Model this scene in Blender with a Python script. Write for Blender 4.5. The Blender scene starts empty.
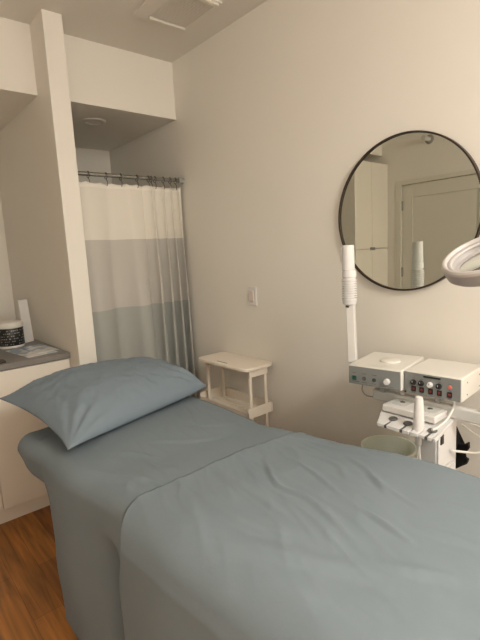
import bpy, bmesh, math, random
from mathutils import Vector, Matrix, noise
random.seed(4)
S = bpy.context.scene
COL = S.collection
PI = math.pi

# ------------------------------------------------------------------ materials
def srgb(r, g, b):
    def f(c):
        c /= 255.0
        return c / 12.92 if c <= 0.04045 else ((c + 0.055) / 1.055) ** 2.4
    return (f(r), f(g), f(b), 1)

def mat(name, col, rough=0.5, metal=0.0, bump=None, spec=0.5, var=0.0, vscale=6.0, alpha=1.0, trans=0.0, coat=0.0):
    m = bpy.data.materials.new(name); m.use_nodes = True
    nt = m.node_tree; b = nt.nodes['Principled BSDF']
    b.inputs['Base Color'].default_value = col if len(col) == 4 else (*col, 1)
    b.inputs['Roughness'].default_value = rough
    b.inputs['Metallic'].default_value = metal
    b.inputs['Specular IOR Level'].default_value = spec
    b.inputs['Alpha'].default_value = alpha
    b.inputs['Transmission Weight'].default_value = trans
    b.inputs['Coat Weight'].default_value = coat
    tc = nt.nodes.new('ShaderNodeTexCoord')
    if var:
        n = nt.nodes.new('ShaderNodeTexNoise'); n.inputs['Scale'].default_value = vscale; n.inputs['Detail'].default_value = 4
        nt.links.new(tc.outputs['Object'], n.inputs['Vector'])
        mx = nt.nodes.new('ShaderNodeMix'); mx.data_type = 'RGBA'
        c = col
        mx.inputs['A'].default_value = (c[0]*(1-var), c[1]*(1-var), c[2]*(1-var), 1)
        mx.inputs['B'].default_value = (min(1, c[0]*(1+var)), min(1, c[1]*(1+var)), min(1, c[2]*(1+var)), 1)
        nt.links.new(n.outputs['Fac'], mx.inputs['Factor']); nt.links.new(mx.outputs['Result'], b.inputs['Base Color'])
    if bump:
        sc, st, dist = bump
        n = nt.nodes.new('ShaderNodeTexNoise'); n.inputs['Scale'].default_value = sc; n.inputs['Detail'].default_value = 5
        nt.links.new(tc.outputs['Object'], n.inputs['Vector'])
        bp = nt.nodes.new('ShaderNodeBump'); bp.inputs['Strength'].default_value = st; bp.inputs['Distance'].default_value = dist
        nt.links.new(n.outputs['Fac'], bp.inputs['Height']); nt.links.new(bp.outputs['Normal'], b.inputs['Normal'])
    return m

M = {}
M['wall'] = mat('wall_paint', (.79, .765, .715, 1), .75, bump=(140, .12, .002), var=.015, vscale=3, spec=.3)
M['ceil'] = mat('ceiling_paint', (.74, .715, .67, 1), .9, bump=(180, .1, .002), var=.01, spec=.2)
M['trimp'] = mat('semi_gloss_trim_paint', (.68, .66, .60, 1), .35, var=.01)
M['cab'] = mat('cabinet_laminate', (.84, .80, .73, 1), .35, var=.01, vscale=2)
M['counter'] = mat('grey_countertop', (.22, .21, .20, 1), .4, var=.12, vscale=40)
M['dark'] = mat('dark_gap', (.02, .02, .02, 1), .8, var=.1)
M['sheet'] = mat('blue_grey_cotton_sheet', (.190, .231, .264, 1), .85, bump=(18, .30, .006), var=.04, vscale=9, spec=.25)
M['pillow'] = mat('blue_grey_pillowcase_cotton', (.184, .230, .276, 1), .85, bump=(30, .15, .004), var=.04, vscale=9, spec=.25)
M['whiteplastic'] = mat('white_plastic', (.70, .69, .68, 1), .35, var=.01)
M['whitegloss'] = mat('white_gloss_plastic', (.70, .70, .71, 1), .22, var=.01, coat=.2)
M['creammetal'] = mat('cream_enamel_metal', (.70, .685, .64, 1), .3, var=.01)
M['trolley'] = mat('cream_trolley_plastic', (.80, .73, .64, 1), .45, var=.015)
M['greypanel'] = mat('grey_fascia', (.21, .22, .22, 1), .5, var=.04, vscale=30)
M['greyplastic'] = mat('grey_plastic', (.30, .30, .29, 1), .45, var=.03)
M['ltgrey'] = mat('light_grey_plastic', (.58, .58, .57, 1), .4, var=.02)
M['black'] = mat('black_plastic', (.012, .012, .012, 1), .4, var=.1)
M['blackcloth'] = mat('black_cloth', (.008, .008, .009, 1), .95, bump=(60, .3, .003), var=.1)
M['chrome'] = mat('brushed_chrome', (.40, .40, .39, 1), .25, 1.0, var=.03)
M['frame'] = mat('dark_bronze_frame', (.055, .040, .032, 1), .4, .5, var=.08)
M['glass'] = mat('mirror_glass', (.68, .70, .64, 1), .005, 1.0)
M['red'] = mat('red_switch_plastic', (.22, .03, .02, 1), .35, var=.05)
M['pink'] = mat('red_indicator_lens', (.60, .16, .13, 1), .3, var=.05)
M['green'] = mat('dark_green_switch', (.01, .07, .05, 1), .35, var=.1)
M['bin'] = mat('frosted_translucent_plastic', (.80, .85, .78, 1), .4, var=.02, trans=.12)
M['slot'] = mat('dark_grey_rubber', (.10, .10, .095, 1), .6, var=.1)
M['rocker'] = mat('rocker_plastic', (.70, .60, .55, 1), .4, var=.01)
M['lampplastic'] = mat('pinkish_white_lamp_plastic', (.50, .47, .46, 1), .4, var=.01)
M['lamprim'] = mat('greyer_lamp_rim_plastic', (.36, .34, .335, 1), .4, var=.01)
M['lens'] = mat('magnifier_glass', (.85, .9, .88, 1), .02, trans=1.0)
M['brown'] = mat('dark_brown_wood', (.035, .018, .01, 1), .5, var=.2)
M['cordw'] = mat('white_cord_rubber', (.72, .71, .68, 1), .4, var=.02)

def banded_curtain():
    m = bpy.data.materials.new('three_band_curtain_cloth'); m.use_nodes = True
    nt = m.node_tree; b = nt.nodes['Principled BSDF']; b.inputs['Roughness'].default_value = .9
    b.inputs['Specular IOR Level'].default_value = .2
    tc = nt.nodes.new('ShaderNodeTexCoord'); sp = nt.nodes.new('ShaderNodeSeparateXYZ')
    nt.links.new(tc.outputs['Object'], sp.inputs[0])
    rmp = nt.nodes.new('ShaderNodeValToRGB'); rmp.color_ramp.interpolation = 'CONSTANT'
    mr = nt.nodes.new('ShaderNodeMapRange'); mr.inputs['From Min'].default_value = 0; mr.inputs['From Max'].default_value = 2
    nt.links.new(sp.outputs['Z'], mr.inputs['Value']); nt.links.new(mr.outputs['Result'], rmp.inputs['Fac'])
    e = rmp.color_ramp.elements
    e[0].position = 0; e[0].color = (.385, .40, .385, 1)
    e[1].position = 1.17/2; e[1].color = (.52, .505, .475, 1)
    k = e.new(1.61/2); k.color = (.74, .71, .65, 1)
    k = e.new(1.93/2); k.color = (.80, .77, .71, 1)
    w = nt.nodes.new('ShaderNodeTexNoise'); w.inputs['Scale'].default_value = 260
    nt.links.new(tc.outputs['Object'], w.inputs['Vector'])
    bp = nt.nodes.new('ShaderNodeBump'); bp.inputs['Strength'].default_value = .2; bp.inputs['Distance'].default_value = .001
    nt.links.new(w.outputs['Fac'], bp.inputs['Height']); nt.links.new(bp.outputs['Normal'], b.inputs['Normal'])
    nt.links.new(rmp.outputs['Color'], b.inputs['Base Color'])
    return m
M['curtain'] = banded_curtain()

def wood_floor():
    m = bpy.data.materials.new('oak_plank_floor'); m.use_nodes = True
    nt = m.node_tree; b = nt.nodes['Principled BSDF']; b.inputs['Roughness'].default_value = .42
    tc = nt.nodes.new('ShaderNodeTexCoord')
    mp = nt.nodes.new('ShaderNodeMapping'); mp.inputs['Rotation'].default_value = (0, 0, PI/2)
    nt.links.new(tc.outputs['Object'], mp.inputs['Vector'])
    br = nt.nodes.new('ShaderNodeTexBrick'); br.offset = .37
    br.inputs['Color1'].default_value = (.40, .165, .034, 1); br.inputs['Color2'].default_value = (.26, .098, .020, 1)
    br.inputs['Mortar'].default_value = (.17, .06, .014, 1); br.inputs['Scale'].default_value = 1
    br.inputs['Mortar Size'].default_value = .001; br.inputs['Brick Width'].default_value = .95; br.inputs['Row Height'].default_value = .125
    nt.links.new(mp.outputs['Vector'], br.inputs['Vector'])
    mp2 = nt.nodes.new('ShaderNodeMapping'); mp2.inputs['Scale'].default_value = (22, 1.6, 1)
    nt.links.new(tc.outputs['Object'], mp2.inputs['Vector'])
    n = nt.nodes.new('ShaderNodeTexNoise'); n.inputs['Scale'].default_value = 1.6; n.inputs['Detail'].default_value = 7; n.inputs['Distortion'].default_value = .6
    nt.links.new(mp2.outputs['Vector'], n.inputs['Vector'])
    rp = nt.nodes.new('ShaderNodeValToRGB'); rp.color_ramp.elements[0].position = .3; rp.color_ramp.elements[1].position = .7
    rp.color_ramp.elements[0].color = (.5, .5, .5, 1); rp.color_ramp.elements[1].color = (1.35, 1.3, 1.25, 1)
    nt.links.new(n.outputs['Fac'], rp.inputs['Fac'])
    mx = nt.nodes.new('ShaderNodeMix'); mx.data_type = 'RGBA'; mx.blend_type = 'MULTIPLY'; mx.inputs['Factor'].default_value = 1
    nt.links.new(br.outputs['Color'], mx.inputs['A']); nt.links.new(rp.outputs['Color'], mx.inputs['B'])
    nt.links.new(mx.outputs['Result'], b.inputs['Base Color'])
    return m
M['floor'] = wood_floor()

def leaflet():
    m = bpy.data.materials.new('printed_leaflet'); m.use_nodes = True
    nt = m.node_tree; b = nt.nodes['Principled BSDF']; b.inputs['Roughness'].default_value = .3
    tc = nt.nodes.new('ShaderNodeTexCoord')
    v = nt.nodes.new('ShaderNodeTexVoronoi'); v.inputs['Scale'].default_value = 22
    nt.links.new(tc.outputs['Object'], v.inputs['Vector'])
    rp = nt.nodes.new('ShaderNodeValToRGB'); rp.color_ramp.interpolation = 'CONSTANT'
    e = rp.color_ramp.elements; e[0].position = 0; e[0].color = (.30, .38, .50, 1); e[1].position = .35; e[1].color = (.68, .68, .68, 1)
    k = e.new(.55); k.color = (.48, .54, .62, 1)
    k = e.new(.75); k.color = (.70, .69, .67, 1)
    nt.links.new(v.outputs['Color'], rp.inputs['Fac']); nt.links.new(rp.outputs['Color'], b.inputs['Base Color'])
    return m
M['leaflet'] = leaflet()
def frosted():
    m = M['bin']; nt = m.node_tree; b = nt.nodes['Principled BSDF']; b.inputs['Transmission Weight'].default_value = 0
    tr = nt.nodes.new('ShaderNodeBsdfTranslucent'); tr.inputs['Color'].default_value = (.88, .89, .84, 1)
    mx = nt.nodes.new('ShaderNodeMixShader'); mx.inputs[0].default_value = .40
    out = nt.nodes['Material Output']
    nt.links.new(b.outputs[0], mx.inputs[1]); nt.links.new(tr.outputs[0], mx.inputs[2]); nt.links.new(mx.outputs[0], out.inputs['Surface'])
frosted()

# ------------------------------------------------------------------ helpers
def obj(name, bm, m, parent=None, smooth=False, loc=None, rot=None, bevel=0, angle=35):
    bmesh.ops.recalc_face_normals(bm, faces=bm.faces)
    me = bpy.data.meshes.new(name); bm.to_mesh(me); bm.free()
    me.materials.append(M[m] if isinstance(m, str) else m)
    o = bpy.data.objects.new(name, me); COL.objects.link(o)
    if smooth:
        for p in me.polygons: p.use_smooth = True
        if smooth == 'auto':
            me.set_sharp_from_angle(angle=math.radians(angle))
    if parent: o.parent = parent
    if loc: o.location = loc
    if rot: o.rotation_euler = rot
    if bevel:
        b = o.modifiers.new('bevel', 'BEVEL'); b.width = bevel; b.segments = 3; b.limit_method = 'ANGLE'; b.angle_limit = math.radians(40)
        for p in me.polygons: p.use_smooth = True
        me.set_sharp_from_angle(angle=math.radians(50))
    return o

def thing(name, label, cat, loc=(0, 0, 0), rotz=0, group=None):
    o = bpy.data.objects.new(name, None); COL.objects.link(o)
    o.location = loc; o.rotation_euler = (0, 0, rotz); o.empty_display_size = .05
    tag(o, label, cat, group); return o
def tag(o, label, cat, group=None):
    o['label'] = label; o['category'] = cat
    if group: o['group'] = group
    return o
def struct(name, bm, m, parent=None, **k):
    o = obj(name, bm, m, parent, **k)
    if not parent: o['kind'] = 'structure'
    return o

def box(bm, x0, x1, y0, y1, z0, z1):
    v = [bm.verts.new((x, y, z)) for x in (x0, x1) for y in (y0, y1) for z in (z0, z1)]
    for f in ((0, 1, 3, 2), (4, 6, 7, 5), (0, 4, 5, 1), (2, 3, 7, 6), (0, 2, 6, 4), (1, 5, 7, 3)):
        bm.faces.new([v[i] for i in f])
    return bm
def B(*a): return box(bmesh.new(), *a)
def obox(bm, c, ax, ay, az, hx, hy, hz):
    c = Vector(c); ax, ay, az = Vector(ax), Vector(ay), Vector(az)
    v = [bm.verts.new(c + ax*hx*i + ay*hy*j + az*hz*k) for i in (-1, 1) for j in (-1, 1) for k in (-1, 1)]
    for f in ((0, 1, 3, 2), (4, 6, 7, 5), (0, 4, 5, 1), (2, 3, 7, 6), (0, 2, 6, 4), (1, 5, 7, 3)):
        bm.faces.new([v[i] for i in f])
    return bm
def lathe(bm, prof, c=(0, 0, 0), n=32, axis=None, cap0=True, cap1=True, sy=1.0):
    c = Vector(c)
    q = Vector((0, 0, 1)).rotation_difference(Vector(axis).normalized()) if axis else None
    rings = []
    for r, z in prof:
        ring = []
        for i in range(n):
            a = 2*PI*i/n; p = Vector((r*math.cos(a), sy*r*math.sin(a), z))
            if q: p = q @ p
            ring.append(bm.verts.new(c + p))
        rings.append(ring)
    for a, b in zip(rings, rings[1:]):
        for i in range(n): bm.faces.new((a[i], a[(i+1) % n], b[(i+1) % n], b[i]))
    if cap0: bm.faces.new(rings[0][::-1])
    if cap1: bm.faces.new(rings[-1])
    return bm
def L(prof, c=(0, 0, 0), **k): return lathe(bmesh.new(), prof, c, **k)
def spline(pts, n=10):
    P = [Vector(p) for p in pts]; P = [2*P[0]-P[1]] + P + [2*P[-1]-P[-2]]; out = []
    for i in range(1, len(P)-2):
        for k in range(n):
            t = k/n
            out.append(.5*((2*P[i]) + (P[i+1]-P[i-1])*t + (2*P[i-1]-5*P[i]+4*P[i+1]-P[i+2])*t*t + (3*P[i]-P[i-1]-3*P[i+1]+P[i+2])*t**3))
    out.append(P[-2]); return out
def tube(bm, pts, r, n=10, closed=False):
    P = [Vector(p) for p in pts]; rings = []; up = Vector((0.13, .21, .97)); m = len(P)
    for i, p in enumerate(P):
        if closed: t = P[(i+1) % m]-P[i-1]
        else: t = P[min(i+1, m-1)]-P[max(i-1, 0)]
        t.normalize(); a = t.cross(up)
        if a.length < 1e-3: a = t.cross(Vector((1, 0, 0)))
        a.normalize(); b = t.cross(a); up = -b if (-b).dot(up) > 0 else b
        rr = r[i] if isinstance(r, (list, tuple)) else r
        rings.append([bm.verts.new(p + a*rr*math.cos(2*PI*k/n) + b*rr*math.sin(2*PI*k/n)) for k in range(n)])
    prs = list(zip(rings, rings[1:]))
    if closed: prs.append((rings[-1], rings[0]))
    for a, b in prs:
        for k in range(n): bm.faces.new((a[k], a[(k+1) % n], b[(k+1) % n], b[k]))
    if not closed: bm.faces.new(rings[0][::-1]); bm.faces.new(rings[-1])
    return bm
def T(pts, r, **k): return tube(bmesh.new(), pts, r, **k)
def rrect(x0, x1, y0, y1, r, n=6):
    out = []
    for cx, cy, a0 in ((x1-r, y1-r, 0), (x0+r, y1-r, 90), (x0+r, y0+r, 180), (x1-r, y0+r, 270)):
        for k in range(n+1):
            a = math.radians(a0+90*k/n); out.append((cx+r*math.cos(a), cy+r*math.sin(a)))
    return out
def prism(bm, pts, z0, z1):
    a = [bm.verts.new((x, y, z0)) for x, y in pts]; b = [bm.verts.new((x, y, z1)) for x, y in pts]; n = len(pts)
    for i in range(n): bm.faces.new((a[i], a[(i+1) % n], b[(i+1) % n], b[i]))
    bm.faces.new(a[::-1]); bm.faces.new(b); return bm

# ------------------------------------------------------------------ the room
WX, LX, YB, YF, CZ, HZ = 1.866, -0.775, 3.88, -2.2, 2.813, 2.44
PX0, PX1, PY = 0.934, 1.042, 2.585
struct('floor', B(LX-.1, WX+.1, YF-.1, YB+.1, -.1, 0), 'floor')
struct('ceiling', B(LX-.1, WX+.1, YF-.1, YB+.1, CZ, CZ+.1), 'ceil')
struct('wall_right', B(WX, WX+.1, YF-.1, YB+.1, 0, CZ), 'wall')
struct('wall_back', B(LX, WX, YB, YB+.1, 0, CZ), 'wall')
struct('wall_front', B(LX, WX, YF-.1, YF, 0, CZ), 'wall')
# left wall with the door opening
DY0, DY1, DZ = 1.66, 2.557, 2.10
bm = bmesh.new()
box(bm, LX-.1, LX, YF-.1, DY0, 0, CZ); box(bm, LX-.1, LX, DY1, YB, 0, CZ); box(bm, LX-.1, LX, DY0, DY1, DZ, CZ)
struct('wall_left', bm, 'wall')
struct('wall_partition', B(PX0, PX1, PY, YB, 0, CZ), 'wall', bevel=.004)
struct('wall_header_left', B(LX, PX0, 2.79, YB, HZ, CZ), 'wall')
struct('wall_header_right', B(PX1, WX, 2.79, YB, HZ, CZ), 'wall')
# door in the left wall
d = struct('door_1', B(LX-.055, LX-.02, DY0+.004, DY1-.004, .01, DZ-.004), 'trimp')
ry0, ry1, rz0, rz1 = DY0+.12, DY1-.122, .25, 1.966
bm = bmesh.new()
box(bm, LX-.021, LX-.009, DY0+.004, ry0, .01, DZ-.004); box(bm, LX-.021, LX-.009, ry1, DY1-.004, .01, DZ-.004)
box(bm, LX-.021, LX-.009, ry0, ry1, .01, rz0); box(bm, LX-.021, LX-.009, ry0, ry1, rz1, DZ-.004)
struct('door_rail_frame', bm, 'trimp', d, bevel=.003)
for z in (1.89, 1.19, .3):
    bm = B(LX-.010, LX+.004, DY1-.016, DY1-.001, z-.05, z+.05)
    struct('hinge', bm, 'greyplastic', d)
bm = L([(.0, 0), (.03, 0), (.03, .008), (.012, .012), (.012, .04), (.028, .05), (.03, .07), (.018, .08), (0.001, .081)], (LX-.009, DY0+.07, 1.0), axis=(1, 0, 0), cap0=False)
struct('door_knob', bm, 'chrome', d, smooth=True)
bm = bmesh.new()
box(bm, LX, LX+.014, DY1, DY1+.06, 0, DZ+.045); box(bm, LX, LX+.014, DY0-.06, DY0, 0, DZ+.045); box(bm, LX, LX+.014, DY0, DY1, DZ, DZ+.045)
struct('trim_1', bm, 'trimp', bevel=.003)
struct('baseboard_right', B(WX-.012, WX, YF, 2.70, 0, .09), 'trimp', bevel=.003)
struct('baseboard_left', B(LX, LX+.012, YF, DY0-.06, 0, .09), 'trimp', bevel=.003)
struct('baseboard_front', B(LX+.012, WX-.012, YF, YF+.012, 0, .09), 'trimp', bevel=.003)

# ------------------------------------------------------------------ cabinets and countertop
t = thing('tall_cabinet', 'tall cream two-door storage cabinet, seen only reflected in the round mirror', 'cabinet', (-.47, 2.72, 0))
def part(name, bm, m, par, **k):
    """build in world coordinates, then parent keeping place"""
    o = obj(name, bm, m, par, **k)
    o.data.transform(par.matrix_basis.inverted() if par.parent is None else (par.parent.matrix_basis @ par.matrix_basis).inverted())
    return o
part('cabinet_body', B(-.772, -.172, 2.742, YB-.003, .1, 2.34), 'cab', t)
part('toe_kick', B(-.772, -.172, 2.78, 3.3, 0, .1), 'cab', t)
for x0, x1 in ((-.772, -.473), (-.469, -.172)):
    for z0, z1 in ((.104, 1.452), (1.458, 2.34)):
        dd = part('cabinet_door', B(x0, x1, 2.72, 2.741, z0, z1), 'cab', t, bevel=.002)
        xe = -.485 if x0 < -.6 else -.457
        zh = 1.452 if z0 < 1 else 1.458
        part('edge_pull', B(xe-.022, xe+.022, 2.706, 2.722, zh-(.012 if z0 < 1 else 0), zh+(0 if z0 < 1 else .012)), 'greyplastic', dd, bevel=.001)
t = thing('base_cabinet', 'cream flat-door base cabinet under the grey counter, behind the bed head', 'cabinet', (.38, 2.74, 0))
part('cabinet_body', B(-.168, .930, 2.757, YB-.003, .1, .910), 'cab', t)
part('toe_kick', B(-.168, .930, 2.785, 3.3, 0, .1), 'cab', t)
for x0, x1 in ((-.168, .464), (.468, .930)):
    part('cabinet_door', B(x0, x1, 2.737, 2.756, .103, .905), 'cab', t, bevel=.002)
tag(obj('countertop', B(-.168, .932, 2.718, YB-.003, .912, .948), 'counter', bevel=.004),
    'grey laminate countertop in the niche left of the white partition', 'countertop')

# jar, standing box, leaflets, dark tray on the counter
t = thing('supply_jar', 'black-labelled round jar with a cream lid on the grey counter', 'jar', (.735, 3.24, .948))
obj('jar_body', L([(.074, 0), (.079, .004), (.079, .134), (.074, .140)], n=40), 'whiteplastic', t, smooth='auto')
lb = obj('jar_label', L([(.0798, .018), (.0806, .019), (.0806, .132), (.0798, .133)], n=48, cap0=False, cap1=False), 'black', t, smooth=True)
bm = bmesh.new(); rr = random.Random(3)
for row in range(6):
    z = .030+row*.0175
    a = -2.6
    while a < .6:
        w = rr.uniform(.03, .12)
        if rr.random() < .68:
            h = rr.uniform(.002, .004)
            vs = []
            for (aa, zz) in ((a, z-h), (a+w, z-h), (a+w, z+h), (a, z+h)):
                vs.append(bm.verts.new((.0811*math.cos(aa), .0811*math.sin(aa), zz)))
            bm.faces.new(vs)
        a += w+rr.uniform(.03, .1)
obj('printed_lettering', bm, 'greyplastic', lb)
obj('jar_lid', L([(.081, .137), (.084, .140), (.084, .166), (.079, .172), (.001, .173)], n=40), 'creammetal', t, smooth='auto')
tag(obj('upright_box', B(-.032, .032, -.012, .012, 0, .30), 'whiteplastic', loc=(.868, 3.335, .948), rot=(math.radians(-1), math.radians(-2.0), math.radians(12)), bevel=.004),
    'narrow white box standing upright behind the jar against the partition', 'box')
for k, (x, y, a, w, h, lab) in enumerate(((.775, 2.955, .12, .090, .170, 'blue and white printed leaflet on the grey counter, underneath and nearer the jar'),
                                     (.828, 2.985, .07, .068, .150, 'pale printed leaflet lying on top of the other, nearer the white partition'))):
    tag(obj('leaflet', B(-w, w, -h, h, 0, .003), 'leaflet', loc=(x, y, .9482+k*.0035), rot=(0, 0, a)), lab, 'leaflet', 'leaflets on the counter')
bm = prism(bmesh.new(), rrect(-.055, .055, -.045, .045, .02), 0, .008)
tag(obj('small_tray', bm, 'brown', loc=(.530, 2.79, .9482)), 'small dark brown tray on the grey counter in front of the jar', 'tray')

# ------------------------------------------------------------------ shower curtain and rod
RY, RZ = 2.752, 2.018
t = thing('curtain_rod', 'chrome tension rod spanning the alcove above the curtain', 'rod', (1.454, RY, RZ))
obj('tube', L([(.0125, -.405), (.0125, .405)], axis=(1, 0, 0), n=20), 'chrome', t, smooth='auto')
obj('end_cap', L([(.018, .370), (.021, .374), (.021, .411), (.012, .4115)], axis=(1, 0, 0), n=20), 'greyplastic', t, smooth='auto')
obj('end_cap', L([(.012, -.4115), (.021, -.411), (.021, -.374), (.018, -.370)], axis=(1, 0, 0), n=20), 'greyplastic', t, smooth='auto')
t = thing('shower_curtain', 'cream, pale grey and blue-grey banded shower curtain hanging in the alcove', 'shower curtain', (0, RY, 0))
def cx(s):          # horizontal place of the cloth: loose to the left, gathered to the right
    return 1.055 + .778*(1-(1-s)**1.35) if s < 1 else 1.833
def ph(s):
    return 2*PI*(3.2*s + 3.0*max(0, s-.50)**1.1*2.0)
NS, NZ = 220, 70
bm = bmesh.new(); grid = []
for j in range(NZ+1):
    v = j/NZ; z = 1.972*(1-v)+.06*v; row = []
    for i in range(NS+1):
        s = i/NS
        amp = (.030+.014*s)*(.5+.65*min(1, v*3))
        y = -amp*math.sin(ph(s)-1.1*v) - .006*math.sin(13*s+2.2*v)
        x = cx(s)+.007*math.sin(2*ph(s)+.6) + .010*v*s
        zz = z
        if v < .02: zz -= .010*abs(math.sin(PI*11*s))
        row.append(bm.verts.new((min(x, 1.855), y, zz)))
    grid.append(row)
for j in range(NZ):
    for i in range(NS): bm.faces.new((grid[j][i], grid[j][i+1], grid[j+1][i+1], grid[j+1][i]))
c = obj('curtain_cloth', bm, 'curtain', t, smooth=True)
sm = c.modifiers.new('s', 'SOLIDIFY'); sm.thickness = .0015
for hx in (1.075, 1.17, 1.285, 1.385, 1.50, 1.585, 1.605, 1.635, 1.70, 1.755, 1.80):
    bm = bmesh.new()
    tube(bm, [(hx, .020*math.cos(a), RZ-.004+.020*math.sin(a)) for a in [2*PI*k/16 for k in range(16)]], .0022, n=6, closed=True)
    tube(bm, spline([(hx, 0, RZ-.024), (hx+.004, -.006, RZ-.040), (hx, -.012, RZ-.060), (hx, -.004, RZ-.066)], 5), .0022, n=6)
    obj('curtain_hook', bm, 'frame', t, smooth=True)

# ------------------------------------------------------------------ ceiling fittings
t = thing('recessed_downlight', 'round unlit recessed downlight in the alcove soffit', 'ceiling light', (1.40, 3.10, HZ))
obj('trim_ring', L([(.052, -.001), (.055, -.010), (.075, -.008), (.080, 0)], n=40, cap0=False, cap1=False), 'ceil', t, smooth=True)
obj('lens_disc', L([(.053, -.004), (.001, -.005)], n=40, cap0=False), 'whiteplastic', t, smooth=True)
t = thing('exhaust_fan_vent', 'square white exhaust fan grille with raised side rails on the ceiling', 'ceiling vent', (1.510, 2.175, CZ))
bm = bmesh.new(); W_, D_ = .165, .185
o_ = [bm.verts.new((x, y, z)) for z in (0, -.010) for x, y in ((-W_, -D_), (W_, -D_), (W_, D_), (-W_, D_))]
G0, G1 = -.085, .145
i_ = [bm.verts.new((x, y, z)) for z in (0, -.010) for x, y in ((G0, -D_+.03), (G1, -D_+.03), (G1, D_-.04), (G0, D_-.04))]
for k in range(4):
    q_ = (k+1) % 4
    bm.faces.new((o_[k], o_[q_], o_[4+q_], o_[4+k])); bm.faces.new((i_[k], i_[4+k], i_[4+q_], i_[q_]))
    bm.faces.new((o_[4+k], o_[4+q_], i_[4+q_], i_[4+k])); bm.faces.new((o_[k], i_[k], i_[q_], o_[q_]))
obj('frame', bm, 'ceil', t)
for y0, y1 in ((D_-.046, D_-.034), (-D_+.004, -D_+.032)):
    obj('raised_rail', B(G0-.004, G1+.004, y0, y1, -.024, -.009), 'trimp', t, bevel=.005)
bm = bmesh.new()
for k in range(26):
    x = G0+.005+k*(G1-G0-.01)/25; box(bm, x-.0022, x+.0022, -D_+.03, D_-.04, -.009, -.002)
for k in range(24):
    y = -D_+.04+k*(2*D_-.09)/23; box(bm, G0, G1, y-.0015, y+.0015, -.0085, -.003)
obj('grille', bm, 'ceil', t)
obj('duct_shade_sheet', B(G0, G1, -D_+.03, D_-.04, -.0012, -.0003), 'slot', t)  # flat dark sheet on the closed ceiling, painting the shade behind the grille

# light switch
t = thing('light_switch', 'single rocker light switch plate on the wall above the trolley', 'light switch', (WX, 2.068, 1.222))
obj('wall_plate', B(-.009, 0, -.037, .037, -.059, .059), 'whiteplastic', t, bevel=.003)
obj('rocker', B(-.014, -.008, -.017, .017, -.034, .034), 'rocker', t, bevel=.002)

# ------------------------------------------------------------------ round mirror
MY, MZ, MR = 1.053, 1.627, .3335
t = thing('round_mirror', 'large round wall mirror in a thin dark metal frame', 'mirror', (WX, MY, MZ))
obj('mirror_glass', L([(MR-.004, -.002), (MR-.004, .014), (.0005, .0142)], axis=(-1, 0, 0), n=128, cap0=True), 'glass', t)
bm = bmesh.new(); prof = [(MR-.003, .012), (MR-.003, .022), (MR+.004, .022), (MR+.004, .0), (MR-.003, .0)]
q = Vector((0, 0, 1)).rotation_difference(Vector((-1, 0, 0)))
rings = [[bm.verts.new(q @ Vector((r*math.cos(2*PI*i/128), r*math.sin(2*PI*i/128), z))) for i in range(128)] for r, z in prof]
for a, b in zip(rings, rings[1:]+rings[:1]):
    for i in range(128): bm.faces.new((a[i], a[(i+1) % 128], b[(i+1) % 128], b[i]))
obj('mirror_frame', bm, 'frame', t, smooth='auto')

# sprinkler high on the left wall (seen in the mirror)
t = thing('wall_sprinkler', 'small sidewall sprinkler with round dark plate, reflected at the top of the mirror', 'sprinkler', (LX, 2.26, 2.50))
obj('wall_plate', L([(.045, 0), (.043, .008), (.03, .012), (.001, .012)], axis=(1, 0, 0)), 'greyplastic', t, smooth='auto')
obj('pipe_head', L([(.022, .012), (.022, .095), (.014, .10), (.014, .12), (.024, .122), (.024, .126)], axis=(1, 0, 0), n=24), 'ltgrey', t, smooth='auto')

# ------------------------------------------------------------------ treatment bed
BX0, BX1, BY0, BY1 = .472, 1.315, .16, 2.160
def lerp_tab(tab, y):
    if y <= tab[0][0]: return tab[0][1]
    for (a, b), (c, d) in zip(tab, tab[1:]):
        if y <= c:
            k = (y-a)/(c-a); k = k*k*(3-2*k); return b+(d-b)*k
    return tab[-1][1]
ZT = [(.1, .805), (.5, .805), (.9, .797), (1.15, .783), (1.45, .762), (1.8, .752), (2.14, .735)]
def zt(x, y):
    u = (x-BX0)/(BX1-BX0)
    z = lerp_tab(ZT, y)+.014*math.sin(PI*min(1, max(0, u)))
    z -= max(0, u)*(.030*math.exp(-((y-1.35)/.33)**2)+.026*math.exp(-((y-.98)/.2)**2))
    return z
def draw_in(y):      # the near edge of the bedding runs slightly inwards towards the foot
    a = min(1, max(0, (1.62-y)/.45)); b = min(1, max(0, (1.0-y)/.4))
    return .042*a*a*(3-2*a)+.022*b*b*(3-2*b)
def profile(s, W, r):
    """distance s along the cloth from the near rim (negative = hanging): returns offset from the near edge and drop"""
    # straight hang -> quarter round -> top -> quarter round -> hang
    q = PI/2*r
    if s < -q: return 0.0, r+(-s-q)
    if s < 0:
        a = -s/r; return r-r*math.sin(a), r-r*math.cos(a)
    if s <= W-2*r: return r+s, 0
    s2 = s-(W-2*r)
    if s2 < q:
        a = s2/r; return W-r+r*math.sin(a), r-r*math.cos(a)
    return W, r+(s2-q)

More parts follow.
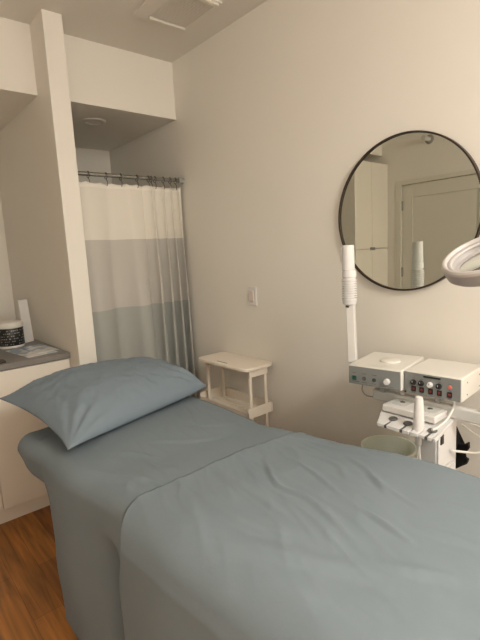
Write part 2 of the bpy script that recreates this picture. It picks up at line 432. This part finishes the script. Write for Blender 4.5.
creases = [  # (polyline on the top of the sheet, height, width)
 ([(.95, 1.05), (.83, .88), (.82, .76), (.74, .57)], .006, .011),
 ([(.86, .62), (.85, .56), (.82, .46)], .0065, .010),
 ([(1.06, .71), (.98, .61)], .004, .012),
 ([(.54, .78), (.60, .62), (.69, .45)], .005, .030),
 ([(1.02, 1.0), (.97, .86), (.89, .70)], .0035, .010),
 ([(.78, 1.08), (.73, .84), (.70, .72)], .004, .02),
 ([(.72, .47), (.78, .34)], .005, .018),
 ([(.90, .48), (.92, .34)], .004, .020),
 ([(1.16, .86), (1.10, .76), (1.02, .64), (.97, .50)], .003, .012),
 ([(1.10, .98), (1.07, .84), (.98, .74)], .003, .014),
 ([(.64, 1.02), (.62, .82), (.66, .64)], .004, .025),
 ([(1.04, .52), (1.06, .38)], .003, .02),
]
creases2 = [
 ([(.62, 1.62), (.70, 1.48), (.74, 1.30)], .003, .02), ([(.80, 1.55), (.92, 1.42), (1.05, 1.38)], .003, .015),
 ([(.52, 1.50), (.56, 1.35), (.60, 1.22)], .004, .02), ([(1.0, 1.6), (1.1, 1.5), (1.22, 1.45)], .002, .015)]
def smooth_line(pl):
    P = spline([(x, y, 0) for x, y in pl], 4); return [(p.x, p.y) for p in P]
creases = [(smooth_line(pl), a, w) for pl, a, w in creases]
creases2 = [(smooth_line(pl), a, w) for pl, a, w in creases2]
def ridges(x, y, sd):
    # fine pulled creases running lengthwise and slightly across the bed
    px, py = x*.94-y*.34, x*.34+y*.94
    a = 1-abs(noise.noise(Vector((px*9+.6*noise.noise(Vector((px*4, py*3, sd))), py*2.1, sd))))*2
    b = 1-abs(noise.noise(Vector((px*20, py*5, sd+4))))*2
    m = max(0, noise.noise(Vector((x*2.4, y*2.4, sd+9)))+.35)
    return m*(.0050*max(0, a)**4+.0030*max(0, b)**4)
def crease_h(x, y, cl):
    h = 0
    for pl, a, w in cl:
        if min(abs(x-q[0])+abs(y-q[1]) for q in pl) > .25: continue
        best = 9; tt = 0; n = len(pl)-1
        for i in range(n):
            ax, ay = pl[i]; bx, by = pl[i+1]; dx, dy = bx-ax, by-ay
            k = max(0, min(1, ((x-ax)*dx+(y-ay)*dy)/(dx*dx+dy*dy)))
            px, py = ax+dx*k, ay+dy*k; d = math.hypot(x-px, y-py)
            if d < best: best = d; tt = (i+k)/n; sd = (x-px)*dy-(y-py)*dx
        if best < 4*w:
            fade = math.sin(PI*min(.98, max(.06, tt)))**.6
            d = best*(1 if sd > 0 else -1)
            w_ = w*.8; h += 1.15*a*fade*(math.exp(-(d/w_)**2)-.5*math.exp(-((d-1.6*w_)/(1.2*w_))**2))
    return h
def drape(name, y0, y1, hang_near, hang_far, hang_foot, off, r, cl, seed, edge_fn=None, flare=.0, ny=150, amp=.010, valley=None):
    bm = bmesh.new()
    W = BX1-BX0+2*off; top = W-2*r; q = PI/2*r
    smin = -q-hang_near; smax = top+q+hang_far; nsx = 300
    foot_q = PI/2*r; tmin = -(foot_q+hang_foot); tlen = (y1-(BY0-off))-r
    g = []
    for j in range(ny+1):
        t_ = tmin+(tlen-tmin)*j/ny; row = []
        for i in range(nsx+1):
            s = smin+(smax-smin)*i/nsx
            ox, dz = profile(s, W, r)
            if t_ < 0:
                if t_ < -foot_q: oy, dz2 = 0, r+(-t_-foot_q)
                else: a = -t_/r; oy, dz2 = r-r*math.sin(a), r-r*math.cos(a)
            else: oy, dz2 = r+t_, 0
            x = BX0-off+ox; y = BY0-off+oy
            if edge_fn:
                k = max(0, (y-(y1-.42))/.42); y += k*edge_fn(x, dz if s < 0 else -dz)
            zz = zt(min(max(x, BX0), BX1), y)+off-dz-dz2
            nv = noise.noise(Vector((x*3.2+seed, y*2.2, seed)))
            nv2 = noise.noise(Vector((x*9+seed, y*6, 3+seed)))
            if dz < r*.999 and dz2 < r*.999:
                zz += .005*nv+.0022*nv2+(crease_h(x, y, cl)+ridges(x, y, seed))*(1-dz/r)*(1-dz2/r)
            if dz > 0:
                k = min(1, dz/.45); k2 = min(1, dz/.12)
                w = math.sin(y*10.5+seed+1.3*math.sin(y*4+seed)+dz*.8)*amp*k + .009*k2*noise.noise(Vector((y*4.5, zz*5, seed))) + .004*k2*nv2
                out = flare*k2+.004*k+w
                x += -out if s < 0 else max(0.0, out)
                if valley and s < 0: kv = min(1, max(0, (dz-.14)/.16)); x += .12*math.exp(-((y-valley)/.040)**2)*kv*kv*(3-2*kv)
            if dz2 > 0:
                y -= .01*min(1, dz2/.3)*(1+math.sin(x*12))
            x += draw_in(y)*(1-min(1, max(0, (x-BX0)/(BX1-BX0))))
            zz = max(zz, .022)
            row.append(bm.verts.new((x, y, zz)))
        g.append(row)
    for j in range(ny):
        for i in range(nsx): bm.faces.new((g[j][i], g[j][i+1], g[j+1][i+1], g[j+1][i]))
    o = obj(name, bm, 'sheet', smooth=True)
    m = o.modifiers.new('s', 'SOLIDIFY'); m.thickness = .003; m.offset = -1
    return o

t = thing('treatment_bed', 'long massage treatment bed made up with blue-grey sheets', 'bed', (.895, 1.15, 0))
# padded top: loops of rounded sections swept from foot to head
bm = bmesh.new(); loops = []
NY = 90
for j in range(NY+1):
    v = j/NY; y = BY0+.006+(BY1-BY0-.006)*v
    e = min(y-BY0, BY1-y); rc = .085
    inset = rc-math.sqrt(max(0, rc*rc-(rc-min(e, rc))**2))
    zin = .05-math.sqrt(max(0, .05**2-(.05-min(e, .05))**2))
    x0, x1 = BX0+inset*.3-.028*max(0, min(1, (y-1.75)/.25))+draw_in(y), BX1-inset*.6; zb = .565+.03*(1-min(1, e/.1))+zin*.4; r = .064
    ring = []
    for qx, qz, a0 in ((1, 1, 0), (-1, 1, 90), (-1, -1, 180), (1, -1, 270)):
        for k in range(8):
            a = math.radians(a0+90*k/7)
            px = (x1-r if qx > 0 else x0+r)+r*math.cos(a)
            ztop = zt(px, y)-zin
            pz = (ztop-r if qz > 0 else zb+r*.7)+(r if qz > 0 else r*.7)*math.sin(a)
            if qz < 0: px -= qx*.018
            ring.append(bm.verts.new((px, y, pz)))
        if qz > 0 and qx > 0:
            for k in range(1, 24):
                px = x1-r+(x0+r-(x1-r))*k/24
                nz = .005*noise.noise(Vector((px*3.2+2, y*2.2, 2)))+.0022*noise.noise(Vector((px*9+2, y*6, 5)))
                ring.append(bm.verts.new((px, y, zt(px, y)-zin+nz)))
    loops.append(ring)
n = len(loops[0])
for a, b in zip(loops, loops[1:]):
    for i in range(n): bm.faces.new((a[i], a[(i+1) % n], b[(i+1) % n], b[i]))
bm.faces.new(loops[0][::-1]); bm.faces.new(loops[-1])
part('fitted_mattress_pad', bm, 'sheet', t, smooth='auto', angle=60)
part('bed_frame', B(BX0+.22, BX1-.12, BY0+.06, BY1-.12, .50, .575), 'trimp', t, bevel=.006)
for x in (BX0+.20, BX1-.15):
    for y in (BY0+.15, 1.62):
        part('leg', B(x-.03, x+.03, y-.03, y+.03, 0, .505), 'trimp', t, bevel=.005)

def bottom_edge(x, dz):   # head-end edge of the flat sheet is pulled back down the side
    k = min(1, max(0, dz-.02)/.16); k = k*k*(3-2*k)
    return -.235*k-.035*min(1, max(0, dz)/.6)
o = drape('bottom_sheet', BY0, 1.965, .60, .45, .45, .006, .068, creases2, 2.0, bottom_edge, flare=.006, amp=.012, valley=1.288)
tag(o, 'blue-grey bottom sheet hanging down the near side from the pillow end', 'bed sheet')
def top_edge(x, dz):
    e = .010*math.sin(x*7)
    if dz > 0:
        k = min(1, dz/.13); k = k*k*(3-2*k); e = e*(1-k)+k*(-.050*math.exp(-((max(dz, .10)-.10)/.16)**2)+.010*math.sin(dz*7))
    return e
o = drape('top_sheet', BY0, 1.165, .60, .50, .5, .019, .081, creases, 5.0, top_edge, flare=.034, ny=230, amp=.010)
tag(o, 'wrinkled blue-grey top sheet whose hem crosses the middle of the bed', 'bed sheet')

# pillow
def pillow():
    bm = bmesh.new(); nu, nv = 110, 70
    c = {(-1, -1): Vector((.508, 1.620, .810)), (-1, 1): Vector((.425, 2.275, .885)),
         (1, -1): Vector((1.328, 1.862, .812)), (1, 1): Vector((1.27, 2.36, .82))}
    top, bot = [], []
    for j in range(nv+1):
        rt, rb = [], []
        for i in range(nu+1):
            u = -1+2*i/nu; v = -1+2*j/nv
            su = u-(.10 if u < 0 else .02)*u*(1-v*v)*abs(u)**3; sv = v-.060*v*(1-u*u)*abs(v)**3
            a, b = (su+1)/2, (sv+1)/2
            p = (c[(-1, -1)]*(1-a)+c[(1, -1)]*a)*(1-b)+(c[(-1, 1)]*(1-a)+c[(1, 1)]*a)*b
            f = (max(0, (1-abs(u)**5.0))**.50 if u > 0 else max(0, (1-abs(u)**2.3))**.85)*max(0, (1-abs(v)**2.8))**.55
            edge = 1-f
            wr = .007*noise.noise(Vector((u*5, v*4, 1.7)))+.005*noise.noise(Vector((u*11, v*9, 5)))+.004*(1-abs(noise.noise(Vector((u*7+v*2, v*5, 8))))*2)**3
            for (cu, cv) in ((-1, -1), (-1, 1), (1, -1)):
                du, dv = u-cu, v-cv; rr = math.hypot(du, dv); an = math.atan2(dv, du)
                wr += .009*math.sin(an*15+cu*2+rr*3)*math.exp(-((rr-.35)/.28)**2)
            # seam of the pillowcase near the right end
            wr -= .009*math.exp(-((u-.84)/.012)**2)
            hmp = .142*(1+.10*v-.06*u)
            zt_ = p.z+f*hmp+wr*min(1, f*1.6)
            zb_ = p.z-f*.060
            zb_ = max(zb_, zt(min(max(p.x, BX0), BX1), p.y)+.020) if p.y < BY1 and p.x > BX0 else zb_
            zb_ = min(zb_, zt_-.0005)
            rt.append(bm.verts.new((p.x, p.y, zt_)))
            rb.append(rt[-1] if i in (0, nu) or j in (0, nv) else bm.verts.new((p.x, p.y, zb_)))
        top.append(rt); bot.append(rb)
    for j in range(nv):
        for i in range(nu):
            bm.faces.new((top[j][i], top[j][i+1], top[j+1][i+1], top[j+1][i]))
            bm.faces.new((bot[j][i], bot[j+1][i], bot[j+1][i+1], bot[j][i+1]))
    o = obj('pillow', bm, 'pillow', smooth=True)
    return o
tag(pillow(), 'plump blue-grey pillow lying across the head of the bed', 'pillow')

# ------------------------------------------------------------------ small cream trolley beside the wall
t = thing('side_trolley', 'small cream two-tier trolley with rounded top against the wall below the switch', 'trolley', (1.735, 2.14, 0))
x0, x1, y0, y1 = 1.622, 1.858, 1.890, 2.385
part('top_shelf', prism(bmesh.new(), rrect(x0, x1, y0, y1, .045, 8), .808, .828), 'trolley', t, bevel=.005)
part('finger_slot', prism(bmesh.new(), rrect(x0+.03, x0+.038, 2.10, 2.20, .003, 3),   .827, .8286), 'slot', t)
for yy, yl in ((1.918, 1.925), (2.345, 2.340)):
    part('end_bracket', B(1.668, 1.814, yy-.009, yy+.009, .765, .808), 'trolley', t, bevel=.003)
    for xx in (1.680, 1.802):
        part('leg', B(xx-.010, xx+.010, yl-.009, yl+.009, .055, .770), 'trolley', t, bevel=.004)
for zs in (  .525, .16):
    pts = rrect(x0+.012, x1-.030, 1.885, 2.385, .02, 4)
    bm = bmesh.new()
    box(bm, x0+.012, x1-.030, 1.897, 1.905, zs, zs+.062); box(bm, x0+.012, x1-.030, 2.377, 2.385, zs, zs+.062)
    box(bm, x1-.038, x1-.030, 1.893, 2.377, zs, zs+.062); box(bm, x0+.012, x0+.020, 1.893, 2.377, zs, zs+.035)
    for k in range(18):
        y = 1.90+k*.0275; box(bm, x0+.02, x1-.038, y, y+.015, zs+.002, zs+.008)
    part('basket_shelf', bm, 'trolley', t)
for xx in (1.680, 1.802):
    for yl in (1.925, 2.340):
        part('caster', L([(.022, -.009), (.025, -.006), (.025, .006), (.022, .009)], (xx, yl, .0255), axis=(1, 0, 0), n=20), 'slot', t, smooth='auto')
        part('caster_stem', B(xx-.006, xx+.006, yl-.006, yl+.006, .048, .06), 'chrome', t)

# ------------------------------------------------------------------ facial machine cart
t = thing('facial_machine_stand', 'white rolling pedestal with rail and tool tray beside the wall', 'equipment stand', (1.58, .73, 0))
part('pedestal', B(1.500, 1.638, .716, .788, .07, .846), 'ltgrey', t, bevel=.006)
bm = bmesh.new(); box(bm, 1.502, 1.642, .7095, .7165, .07, .842)
part('side_panel', bm, 'whitegloss', t, bevel=.002)
bm = bmesh.new()
for k in range(12):
    z = .68-.016*k; box(bm, 1.560, 1.625, .7075, .7100, z, z+.006)
part('vent_louvres', bm, 'ltgrey', t)
part('pedestal_socket', B(1.512, 1.535, .7065, .7098, .775, .81), 'black', t, bevel=.001)
bm = bmesh.new()
for a in range(5):
    an = 2*PI*a/5+.3; c_, s_ = math.cos(an), math.sin(an)
    obox(bm, (1.58+c_*.105, .74+s_*.105, .062), (c_, s_, 0), (-s_, c_, 0), (0, 0, 1), .11, .016, .012)
part('star_base', bm, 'whiteplastic', t, bevel=.003)
for a in range(5):
    an = 2*PI*a/5+.3
    part('caster', L([(.021, -.009), (.0245, -.006), (.0245, .006), (.021, .009)], (1.58+.2*math.cos(an), .74+.2*math.sin(an), .0255), axis=(math.sin(an), -math.cos(an), 0), n=20), 'black', t, smooth='auto')
    part('caster_stem', L([(.007, .045), (.007, .056)], (1.58+.2*math.cos(an), .74+.2*math.sin(an), 0), n=10), 'chrome', t)
# horizontal rail under the machines
part('rail', B(1.585, 1.615, .42, 1.035, .856, .902), 'ltgrey', t, bevel=.006)
part('rail_bracket', B(1.60, 1.635, .715, .760, .80, .870), 'ltgrey', t, bevel=.004)
for ya in (.52, .76, .98):
    part('support_arm', B(1.59, 1.72, ya-.011, ya+.011, .902, .938) if ya != .98 else B(1.565, 1.72, ya-.011, ya+.011, .902, .938), 'greyplastic', t, bevel=.003)
# tool tray with slotted front edge
def slab(bm, pts, zf):
    top = [bm.verts.new((x, y, zf(x))) for x, y in pts]; bo = [bm.verts.new((x, y, zf(x)-.013)) for x, y in pts]; n = len(pts)
    for i in range(n): bm.faces.new((top[i], top[(i+1) % n], bo[(i+1) % n], bo[i]))
    bm.faces.new(top); bm.faces.new(bo[::-1])
TX0, TX1 = 1.400, 1.655; TY0, TY1 = .672, .895
zf = lambda x: .845+.012*min(1, max(0, (x-TX0)/.12))
slots = [.862, .800, .768, .735, .707, .686]
bm = bmesh.new(); pts = [(TX1, TY0+.035), (TX1, TY1+.07), (TX0+.10, TY1+.045)]
pts += [(TX0, TY1)]
for ys in slots:
    w = .005 if ys in (.862, .800, .707) else .003
    dpt = .042
    pts += [(TX0, ys+w), (TX0+dpt, ys+w), (TX0+dpt, ys-w), (TX0, ys-w)]
pts += [(TX0, TY0)]
slab(bm, pts, zf)
tray = part('tool_tray', bm, 'whitegloss', t, bevel=.0015)
for x, y in ((1.455, .862), (1.450, .800), (1.447, .707)):
    bm = L([(.017, -.001), (.019, .002), (.016, .006), (.001, .008)], (x, y, zf(x)), sy=.85, n=24)
    part('holder_pad', bm, 'slot', tray, smooth='auto')
    part('pad_stem', B(TX0-.001, x-.012, y-.0045, y+.0045, zf(TX0)-.012, zf(TX0)-.001), 'slot', tray)
part('rail_clip', B(1.53, 1.60, .925, .950, .858, .868), 'black', t, bevel=.002)
part('hook_knob', L([(.008, 0), (.010, .004), (.010, .014), (.004, .018)], (1.598, .905, .902), n=16), 'ltgrey', t, smooth='auto')

# probe case on the tray
c = thing('probe_case', 'flat white instrument case with recessed wells on the tool tray', 'case', (1.555, .825, .858))
bm = bmesh.new()
box(bm, -.065, .065, -.105, .105, 0, .026)
obj('case_body', bm, 'whiteplastic', c, bevel=.004)
for (a, b, w, h) in ((.0, .055, .035, .03), (.0, -.055, .035, .035)):
    ob = obj('recessed_well', prism(bmesh.new(), rrect(a-w, a+w, b-h, b+h, .010, 5), .0255, .0275), 'ltgrey', c)
    obj('metal_contact', L([(.010, .0275), (.009, .030), (.001, .031)], (a, b, 0), n=16), 'chrome', ob, smooth='auto')

# handpiece standing in the tray's front
h = thing('tapered_handpiece', 'white tapered handpiece standing upright on the tool tray edge, cord hanging', 'handpiece', (1.437, .752, .848))
obj('handpiece_body', L([(.017, -.006), (.0185, .0), (.0185, .03), (.0165, .08), (.0135, .112), (.0125, .118), (.004, .121), (.001, .121)], n=28), 'whiteplastic', h, smooth='auto')
obj('strain_relief', L([(.008, -.062), (.011, -.058), (.011, -.006)], n=18), 'ltgrey', h, smooth='auto')
for dx in (-.004, .006):
    pts = spline([(dx, dx, -.055), (dx*.8, dx*1.5-.002, -.13), (dx+.003, dx*1.6, -.24), (dx+.02, .01+dx, -.38), (.062+dx*.2, .0, -.46)], 8)
    obj('cord', T(pts, .0035, n=8), 'cordw', h, smooth=True)

# loose curved cable from machine to tray
tag(obj('looped_cable', T(spline([(1.612, .708, .925), (1.590, .700, .898), (1.52, .692, .874), (1.452, .694, .864), (1.430, .700, .862)], 10), .0045, n=8), 'cordw', smooth=True),
    'thick white cable curving from beneath the control unit down to the tray corner', 'cable')

def machine(nm, label, TL, d, Lw, depth, ht, ztop):
    ang = math.atan2(d[1], d[0])   # local x runs along the front, local y is depth
    o = thing(nm, label, 'beauty machine', (TL[0], TL[1], ztop-ht), ang)
    return o
# left unit
d1 = Vector((.169, -.986)).normalized()
u1 = machine('control_unit', 'left cream control unit with green switch and one white dial', (1.490, 1.087), d1, .222, .262, .082, 1.02)
bm = B(0, .222, .003, .262, 0, .082)
obj('housing', bm, 'creammetal', u1, bevel=.006)
fp = obj('front_panel', B(.003, .216, -.0015, .004, .003, .076), 'greypanel', u1, bevel=.002)
obj('power_switch', B(.020, .037, -.007, -.001, .020, .038), 'green', fp, bevel=.002)
obj('dial', L([(.0125, 0), (.0125, .008), (.010, .014), (.001, .0145)], (.165, -.001, .032), axis=(0, -1, 0), n=24), 'whitegloss', fp, smooth='auto')
for x in (.070, .112):
    obj('socket', L([(.008, 0), (.008, .002), (.005, .002), (.005, .0005)], (x, -.001, .030), axis=(0, -1, 0), n=20), 'slot', fp, smooth='auto')
for x0, x1, z in ((.020, .034, .049), (.020, .050, .013), (.062, .080, .049), (.060, .080, .013), (.104, .122, .049), (.102, .120, .013), (.145, .19, .010)):
    obj('printed_mark', B(x0, x1, -.0019, -.001, z, z+.002), 'slot', fp)
obj('raised_disc', L([(.040, 0), (.040, .006), (.034, .009), (.001, .009)], (.130, .120, .082), n=36), 'creammetal', u1, smooth='auto')
for x in (.03, .19):
    for y in (.03, .23): obj('rubber_foot', L([(.009, -.0), (.009, .003)], (x, y, -.003), n=14), 'black', u1)

# right unit
d2 = Vector((.075, -.997)).normalized()
u2 = machine('control_unit', 'right cream control unit with four knobs and red switches', (1.545, .870), d2, .212, .232, .090, 1.02)
obj('housing', B(0, .212, .003, .232, 0, .090), 'creammetal', u2, bevel=.006)
fp = obj('front_panel', B(.003, .208, -.0015, .004, .003, .085), 'greypanel', u2, bevel=.002)
for x, m in ((.039, 'black'), (.068, 'black'), (.101, 'whitegloss'), (.133, 'black')):
    kb = obj('dial', L([(.0105, 0), (.0105, .004), (.0085, .005), (.0075, .014), (.001, .0145)], (x, -.001, .050), axis=(0, -1, 0), n=20), m, fp, smooth='auto')
    obj('pointer_tick', B(x-.0008, x+.0008, -.0162, -.0152, .051, .0575), 'whiteplastic' if m == 'black' else 'slot', kb)
for x in (.040, .070, .103, .135, .171):
    rs = obj('rocker_switch', B(x-.0085, x+.0085, -.004, -.001, .014, .035), 'black', fp, bevel=.001)
    obj('switch_lever', B(x-.004, x+.004, -.0065, -.0035, .020, .029), 'red', rs, bevel=.001)
obj('indicator_lamp', L([(.008, 0), (.007, .003), (.001, .004)], (.171, -.001, .052), axis=(0, -1, 0), n=20), 'pink', fp, smooth='auto')
obj('display_strip', B(.076, .138, -.003, -.001, .074, .080), 'black', fp)
obj('corner_jack', B(.004, .011, -.004, -.001, .004, .011), 'black', fp)
for x in (.039, .068, .101, .133, .171):
    for z, w_ in ((.064, .005), (.0385, .004), (.009, .006)):
        obj('printed_mark', B(x-w_, x+w_, -.0019, -.001, z, z+.0016), 'slot', fp)
for y in (.05, .18):
    for z in (.02, .065): obj('screw', L([(.003, 0), (.0025, .0015)], (.2121, y, z), axis=(1, 0, 0), n=12), 'chrome', u2)
for x in (.03, .18):
    for y in (.06, .2): obj('rubber_foot', L([(.009, -.0), (.009, .003)], (x, y, -.003), n=14), 'black', u2)

# steamer wand: square post, ribbed sleeve, nozzle
w = thing('steamer_wand', 'upright white square post with ribbed sleeve and nozzle beside the left unit', 'steamer', (1.578, 1.124, 1.0))
obj('post', obox(bmesh.new(), (-.003, .004, .135), (.93, .36, 0), (-.36, .93, 0), (-.022, .014, 1), .017, .017, .130), 'whiteplastic', w, bevel=.003)
bm = bmesh.new(); prof = [(.018, .255)]
prof += [(.027, .258), (.029, .264), (.029, .274)]
for k in range(9):
    z = .278+k*.0100; prof += [(.0315, z), (.0315, z+.005), (.0250, z+.0055), (.0250, z+.0098)]
prof += [(.0285, .372), (.029, .392), (.027, .400), (.016, .402)]
lathe(bm, prof, (-.010, .007, 0), n=36)
obj('ribbed_sleeve', bm, 'whitegloss', w, smooth='auto')
bm = L([(.020, .398), (.0265, .402), (.026, .44), (.0245, .495), (.0240, .503), (.020, .504), (.020, .49)], (-.013, .009, 0), n=32)
obj('nozzle', bm, 'whitegloss', w, smooth='auto')
obj('nozzle_lever', obox(bmesh.new(), (-.022, .034, .465), (.7, -.7, 0), (.7, .7, 0), (0, 0, 1), .006, .007, .028), 'whiteplastic', w, bevel=.003)
for k in (.004, -.006):
    obj('sleeve_screw', obox(bmesh.new(), (-.035+k*.3, k+.002, .250), (1, 0, 0), (0, 1, 0), (0, 0, 1), .003, .003, .004), 'black', w)
obj('post_bracket', B(-.012, .020, -.030, .012, -.035, .006), 'ltgrey', w, bevel=.003)

# bin
b = thing('waste_bin', 'frosted translucent round bin on the floor between bed and wall', 'bin', (1.722, 1.043, 0))
prof = [(.001, .004), (.085, .004), (.088, .0), (.092, .004), (.114, .584), (.121, .587), (.121, .600), (.112, .600), (.110, .584), (.088, .010), (.001, .010)]
obj('bin_body', L(prof, n=56, cap0=False, cap1=False), 'bin', b, smooth='auto')

# black cloth hanging on the wire hooks behind the stand
t = thing('wire_hook', 'bent pale wire hook sticking out from the right side of the stand', 'hook', (1.60, .66, .80))
def wire(pts, r=.0036): return T(spline([Vector(p)-Vector((1.60, .66, .80)) for p in pts], 8), r, n=8)
obj('wire_loop', wire([(1.655, .697, .835), (1.665, .66, .822), (1.68, .62, .805), (1.69, .600, .785), (1.685, .61, .765), (1.67, .645, .780), (1.655, .696, .815)]), 'cordw', t, smooth=True)
bm = bmesh.new()
out = [(.738, .775), (.722, .770), (.712, .735), (.703, .708), (.688, .705), (.668, .722), (.664, .700), (.676, .682), (.694, .676), (.690, .664), (.668, .650), (.672, .634), (.690, .622), (.715, .600), (.745, .600), (.752, .700)]
front, back = [], []
for i, (y, z) in enumerate(out):
    dx = .006*math.sin(i*1.9)
    front.append(bm.verts.new((1.690+dx, y+.018, z+.008))); back.append(bm.verts.new((1.717+dx, y+.022, z+.008)))
n = len(out)
for i in range(n): bm.faces.new((front[i], front[(i+1) % n], back[(i+1) % n], back[i]))
bmesh.ops.triangulate(bm, faces=[bm.faces.new(front), bm.faces.new(back[::-1])])
o = obj('black_cloth', bm, 'blackcloth', bevel=.004)
tag(o, 'bunched black cloth hanging behind the white stand', 'cloth')
tag(obj('hanging_cord', T(spline([(1.58, .700, .735), (1.62, .670, .725), (1.66, .640, .718), (1.69, .612, .735), (1.70, .600, .760), (1.685, .598, .784)], 8), .0045, n=8), 'cordw', smooth=True),
    'white cord sweeping in front of the black cloth', 'cord')
tag(obj('power_cord', T(spline([(1.56, 1.06, .94), (1.555, 1.065, .90), (1.565, 1.05, .875), (1.60, 1.03, .862)], 8), .003, n=8), 'greyplastic', smooth=True),
    'thin grey lead hanging below the left control unit', 'cord')

# ------------------------------------------------------------------ magnifier lamp
lc = Vector((1.205, .458, 1.466)); nz = Vector((-.451, .134, .882)).normalized()
ml = thing('magnifier_lamp', 'round white magnifying lamp head on an arm at the right edge', 'magnifying lamp', lc)
qq = Vector((0, 0, 1)).rotation_difference(nz)
def ringp(prof, n=72, cap=False):
    bm = bmesh.new()
    rings = [[bm.verts.new(qq @ Vector((r*math.cos(2*PI*i/n), r*math.sin(2*PI*i/n), z))) for i in range(n)] for r, z in prof]
    for a, b in zip(rings, rings[1:]+([] if cap else rings[:1])):
        for i in range(n): bm.faces.new((a[i], a[(i+1) % n], b[(i+1) % n], b[i]))
    if cap: bm.faces.new(rings[0]); bm.faces.new(rings[-1])
    return bm
obj('lamp_rim', ringp([(.1075, -.003), (.108, -.010), (.104, -.034), (.096, -.041), (.076, -.041), (.072, -.036), (.080, -.031), (.088, -.012), (.090, -.003)]), 'lamprim', ml, smooth='auto')
obj('lamp_face', ringp([(.0945, -.006), (.0950, .001), (.098, .005), (.103, .005), (.108, .001), (.1095, -.005), (.106, -.007)]), 'lampplastic', ml, smooth='auto')
obj('inner_reflector', ringp([(.0955, -.007), (.096, -.012), (.084, -.028), (.070, -.0285), (.070, -.024), (.083, -.024), (.093, -.008)]), 'lampplastic', ml, smooth='auto')
obj('ring_tube', ringp([(.088+.0045*math.cos(a), -.0085+.0045*math.sin(a)) for a in [2*PI*k/8 for k in range(8)]]), 'lampplastic', ml, smooth=True)
obj('magnifying_lens', ringp([(.001, -.020), (.03, -.0205), (.070, -.0245), (.070, -.028), (.001, -.033)], cap=True), 'lens', ml, smooth='auto')
cr = Vector((.7572, -.6511, -.0512)); dn = Vector((-.1369, -.0816, -.9872))
def inplane(v):
    v = Vector(v); v = v-nz*v.dot(nz); return v.normalized()
tb = inplane(dn*.9+cr*.35)
obj('rim_tab', obox(bmesh.new(), -nz*.020+tb*.108, nz.cross(tb), tb, nz, .022, .006, .006), 'lampplastic', ml, bevel=.003)
hv = inplane(cr*.75-dn*.66)
hv = inplane(cr*.1-dn*.9)
p0 = hv*.102-nz*.012; p1 = hv*.150+nz*.010
obj('yoke', T([p0, (p0+p1)/2+nz*.002, p1], [.014, .013, .012], n=16), 'lampplastic', ml, smooth='auto')
p2 = Vector((.36, -.10, .36)); p3 = Vector((1.62, .44, .905))-lc
obj('upper_arm', T([p1, p2], .010, n=14), 'lampplastic', ml, smooth='auto')
obj('elbow', L([(.016, -.018), (.018, -.014), (.018, .014), (.016, .018)], p2, axis=(.5, .8, 0), n=20), 'lamprim', ml, smooth='auto')
obj('lower_arm', T([p2, p3+Vector((0, 0, .04))], .010, n=14), 'lampplastic', ml, smooth='auto')
obj('rail_clamp', obox(bmesh.new(), p3+Vector((-.018, .0, .013)), (1, 0, 0), (0, 1, 0), (0, 0, 1), .026, .02, .016), 'lampplastic', ml, bevel=.003)
# white lever bracket seen at the frame edge on the rail
t = thing('rail_lever', 'small white angled lever clipped on the rail at the right edge', 'bracket', (1.60, .575, .902))
obj('lever_knob', L([(.009, 0), (.012, .003), (.012, .012), (.008, .016), (.001, .017)], (0, .028, .0), n=20), 'whitegloss', t, smooth='auto')
obj('lever_arm', T([(0, .020, .010), (.0, -.005, .014), (.01, -.04, .040), (.02, -.075, .060)], [.006, .007, .007, .006], n=12), 'whitegloss', t, smooth='auto')

# ------------------------------------------------------------------ light
def area(name, loc, power, size, col, rot=(0, 0, 0)):
    l = bpy.data.lights.new(name, 'AREA'); l.shape = 'DISK'; l.size = size; l.energy = power; l.color = col
    o = bpy.data.objects.new(name, l); COL.objects.link(o); o.location = loc; o.rotation_euler = rot
    return o
area('ceiling_lamp', (.80, -1.25, 2.74), 30, 1.0, (1.0, .955, .865))
l = bpy.data.lights.new('lamp_bulb', 'POINT'); l.energy = 62; l.color = (1, .955, .865); l.shadow_soft_size = .25
o = bpy.data.objects.new('lamp_bulb', l); COL.objects.link(o); o.location = (.80, -1.25, 2.50)
w = bpy.data.worlds.new('room_air'); S.world = w; w.use_nodes = True
w.node_tree.nodes['Background'].inputs['Color'].default_value = (.5, .45, .4, 1); w.node_tree.nodes['Background'].inputs['Strength'].default_value = .05

# ------------------------------------------------------------------ camera
cd = bpy.data.cameras.new('camera'); cam = bpy.data.objects.new('camera', cd); COL.objects.link(cam)
cd.sensor_fit = 'VERTICAL'; cd.sensor_height = 32; cd.lens = 447.848/640*32; cd.clip_start = .02
R = Matrix(((.7572243, .13689931, -.63864695), (-.65114396, .08155438, -.75455976), (-.05121425, .98722209, .15089612)))
cam.matrix_world = Matrix.Translation((0, 0, 1.5)) @ R.to_4x4()
S.camera = cam
S.view_settings.view_transform = 'Standard'; S.view_settings.look = 'None'; S.view_settings.gamma = 1
S.view_settings.use_curve_mapping = False
S.view_settings.exposure = 0.36
S.cycles.max_bounces = 12; S.cycles.diffuse_bounces = 8
S.cycles.use_denoising = True
